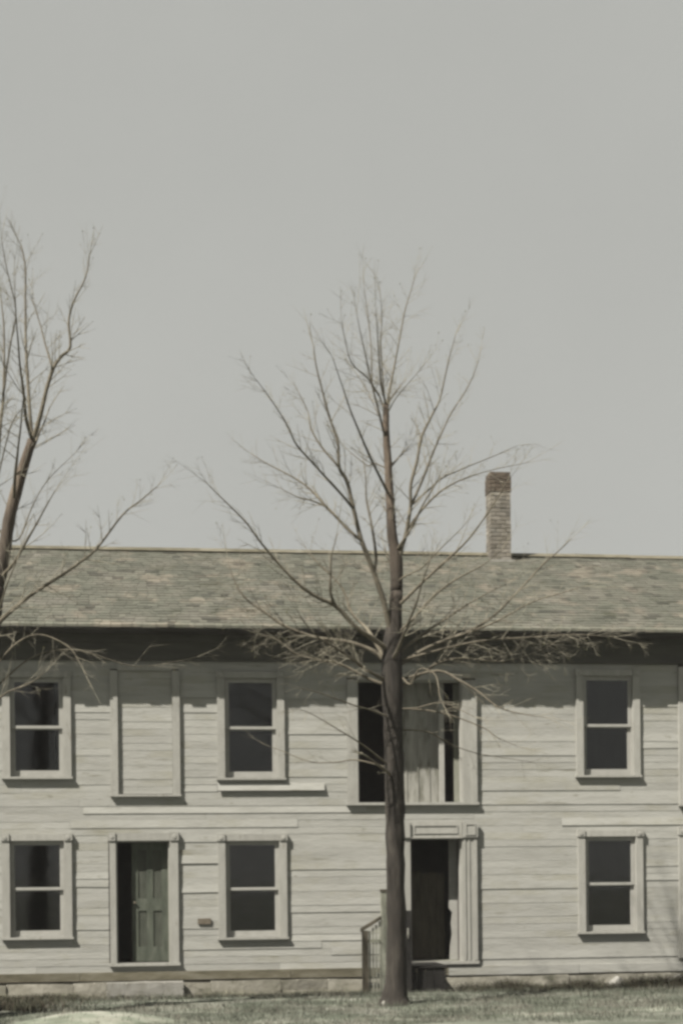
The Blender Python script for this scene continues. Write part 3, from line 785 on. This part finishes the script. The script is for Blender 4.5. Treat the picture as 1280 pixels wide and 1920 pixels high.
lm([(-32,1180),(-60,1050),(-90,900),(-100,700),(-95,560)], .3, .050, .010, 16)
lm([(-32,1230),(-120,1130),(-200,1040),(-280,930)], -.5, .045, .008, 14)
lm([(-90,900),(-50,760),(-25,640),(-15,560),(-8,500)], .2, .024, .006, 8)
for i in range(8):
    T2.free(4.8 + i*.5, (math.pi/2 if i % 2 else -math.pi/2) + T2.r.uniform(-.7, .7) , math.radians(T2.r.uniform(20, 50)), T2.r.uniform(1.4, 2.2)*(.6 if i % 2 else 1), .026, 7)
T2.finish()

# ------------------------------------------------------------------ small stones
def rock(name, px, py, Y, sx, sy, sz, mat, label):
    p = W(px, py, Y); me = bpy.data.meshes.new(name); bm = bmesh.new(); bmesh.ops.create_icosphere(bm, subdivisions=2, radius=1)
    for v in bm.verts:
        v.co *= 1 + .3*noise.noise(v.co*1.6+Vector((px, 0, 0))); v.co = Vector((v.co.x*sx, v.co.y*sy, v.co.z*sz))
    bm.to_mesh(me); bm.free(); o = link(name, me, mat); o.location = (p.x, Y, gz(p.x, Y)+sz*.35)
    tag(o, label, 'stone'); return o
rock('stone', 720, 1870, TY-.12, .045, .045, .06, PALEST, 'small pale stone lying at the left foot of the young tree trunk')
rock('stone', 1155, 1838, -.16, .17, .09, .2, PALESTEP, 'pointed pale stone propped against the foundation under the right window')
rock('stone', 1272, 1838, -.2, .20, .10, .22, PALESTEP, 'broad pale stone by the foundation at the right edge of the photo')
me = bpy.data.meshes.new('doorstep'); bm = bmesh.new(); bmesh.ops.create_cube(bm, size=1); bmesh.ops.subdivide_edges(bm, edges=bm.edges, cuts=3, use_grid_fill=True)
qa, qb = W(200, 1830, -.2).x, W(343, 1830, -.2).x
for v in bm.verts:
    n = noise.noise_vector(v.co*2.6)
    v.co = Vector((v.co.x*(qb-qa), v.co.y*.26, v.co.z*.50)) + n*.014
bmesh.ops.bevel(bm, geom=[e for e in bm.edges if e.calc_face_angle(0) > 1], offset=.02, segments=2)
bm.to_mesh(me); bm.free(); o = link('doorstep', me, PALESTEP); o.location = ((qa+qb)/2, -.24, .085)
tag(o, 'broad pale stone step under the green panelled door', 'doorstep')

# ------------------------------------------------------------------ grass and weeds
def blades(name, spots, mat):
    v, f, c = [], [], []
    for (x, y, h, wd, k) in spots:
        a = rnd.uniform(0, math.pi); dx, dy = math.cos(a)*wd/2, math.sin(a)*wd/2
        lx, ly = rnd.gauss(0, .45)*h, rnd.gauss(0, .45)*h; z = gz(x, y)-.005; n = len(v)
        v += [(x-dx, y-dy, z), (x+dx, y+dy, z), (x+dx*.6+lx*.45, y+dy*.6+ly*.45, z+h*.6), (x-dx*.6+lx*.45, y-dy*.6+ly*.45, z+h*.6), (x+lx, y+ly, z+h)]
        f += [(n, n+1, n+2, n+3), (n+3, n+2, n+4)]; c += [k]*5
    me = bpy.data.meshes.new(name); me.from_pydata(v, [], f)
    at = me.color_attributes.new('tone', 'FLOAT_COLOR', 'POINT')
    for i, k in enumerate(c): at.data[i].color = (*k, 1)
    return link(name, me, mat, None, 'stuff')
GRASS = material('grass_blades', [(.3, (.7,.7,.7)), (.7, (1.1,1.1,1.1))], 2.0, rough=.9, attr='tone')
sp_ = []
def tonek(g, s=.25):
    k = rnd.uniform(1-s, 1+s); return tuple(x*k for x in g)
while len(sp_) < 46000:
    y = -rnd.uniform(.15, 7.2); x = rnd.uniform(-6.6, 6.6)
    d2 = ((x-PATCH.x)/1.0)**2 + ((y-PATCH.y)/.85)**2
    n = noise.noise(Vector((x*.7, y*1.1, 0))) + .5*noise.noise(Vector((x*2.3, y*2.3, 7)))
    if d2 < 1 and rnd.random() > .10: continue
    if n < -.15 and rnd.random() < .6: continue
    dry = noise.noise(Vector((x*1.1+5, y*1.4, 2)))
    g = (.175,.19,.145) if dry < .05 else (.28,.275,.225)
    sp_.append((x, y, rnd.uniform(.025, .075)*(1.2+n*.6), rnd.uniform(.005, .010), tonek(g)))
blades('grass', sp_, GRASS)
sp_ = []
while len(sp_) < 27000:
    x = rnd.uniform(-6.4, 6.4); y = -abs(rnd.gauss(0, .42))-.12
    n = noise.noise(Vector((x*1.3, 0, 5))) + .6*noise.noise(Vector((x*4.1, y*2, 8)))
    if x > 1.3: pr, h = .5, rnd.uniform(.06, .16)
    elif x > -2: pr, h = .35, rnd.uniform(.04, .12)
    elif x > -4.2: pr, h = .25, rnd.uniform(.03, .10)
    else: pr, h = .7, rnd.uniform(.05, .18)
    if rnd.random() > pr*(.75+n): continue
    if x < 1.7 and rnd.random() < .6: sp_.append((x, -abs(rnd.gauss(0, .22))-.11, rnd.uniform(.05, .22), rnd.uniform(.006, .012), tonek((.37,.36,.27)))); continue
    sp_.append((x, y-(.9 if x < -2 and rnd.random() < .6 else 0), h*(1+.5*n), rnd.uniform(.007, .016), tonek((.06,.058,.034) if rnd.random() < .8 else (.13,.14,.085))))
DK = ((.062,.058,.036), (.075,.08,.045), (.085,.06,.042), (.13,.13,.085))
for i in range(30000):                                   # rank dark growth along the wall on the right
    x = rnd.uniform(1.7, 6.4); y = -.22 - rnd.random()*1.5
    n = noise.noise(Vector((x*1.6, y*.8, 5))) + .5*noise.noise(Vector((x*5, y*3, 8)))
    if rnd.random() > (.9+n)*min(1, (x-1.6)/.9): continue
    sp_.append((x, y, rnd.uniform(.10, .27)*(1+.5*n)*(1.1 if y > -.9 else .6), rnd.uniform(.008, .018), tonek(DK[min(int(rnd.random()*4.2), 3)])))
for i in range(9000):                                    # and round the foot of the left tree
    x = rnd.gauss(-5.3, .55); y = -1.2 - rnd.random()*3.2
    if rnd.random() > .75+noise.noise(Vector((x*2, y*2, 1))): continue
    sp_.append((x, y, rnd.uniform(.05, .16), rnd.uniform(.007, .014), tonek(DK[min(int(rnd.random()*4.2), 3)])))
for i in range(6000):                                    # edge of the hollow
    x = rnd.uniform(-3.7, .4); y = rnd.gauss(-1.7, .12) + .15*noise.noise(Vector((x, 0, 3)))
    if rnd.random() > .6+noise.noise(Vector((x*1.8, 4, 1))): continue
    sp_.append((x, y, rnd.uniform(.03, .10), rnd.uniform(.007, .014), tonek(DK[min(int(rnd.random()*4.2), 3)])))
blades('weeds', sp_, GRASS)
# ------------------------------------------------------------------ thin milky volume, added to lift the blacks
hz_ = MB().box(-620, 620, -620, 620, -1.6, 13.5).build('lift_haze', None, None, 'stuff')
hm = bpy.data.materials.new('lift_haze_volume'); hm.use_nodes = True; t = hm.node_tree; t.nodes.clear()
o_ = t.nodes.new('ShaderNodeOutputMaterial'); pv = t.nodes.new('ShaderNodeVolumePrincipled')
pv.inputs['Color'].default_value = (.93, .92, .90, 1); pv.inputs['Density'].default_value = .0004
t.links.new(pv.outputs[0], o_.inputs['Volume']); hz_.data.materials.append(hm)
print('boards', nboard, len(boards), 'limbs', T.limbs, T2.limbs, 'twig faces', len(T.tw.f), len(T2.tw.f))
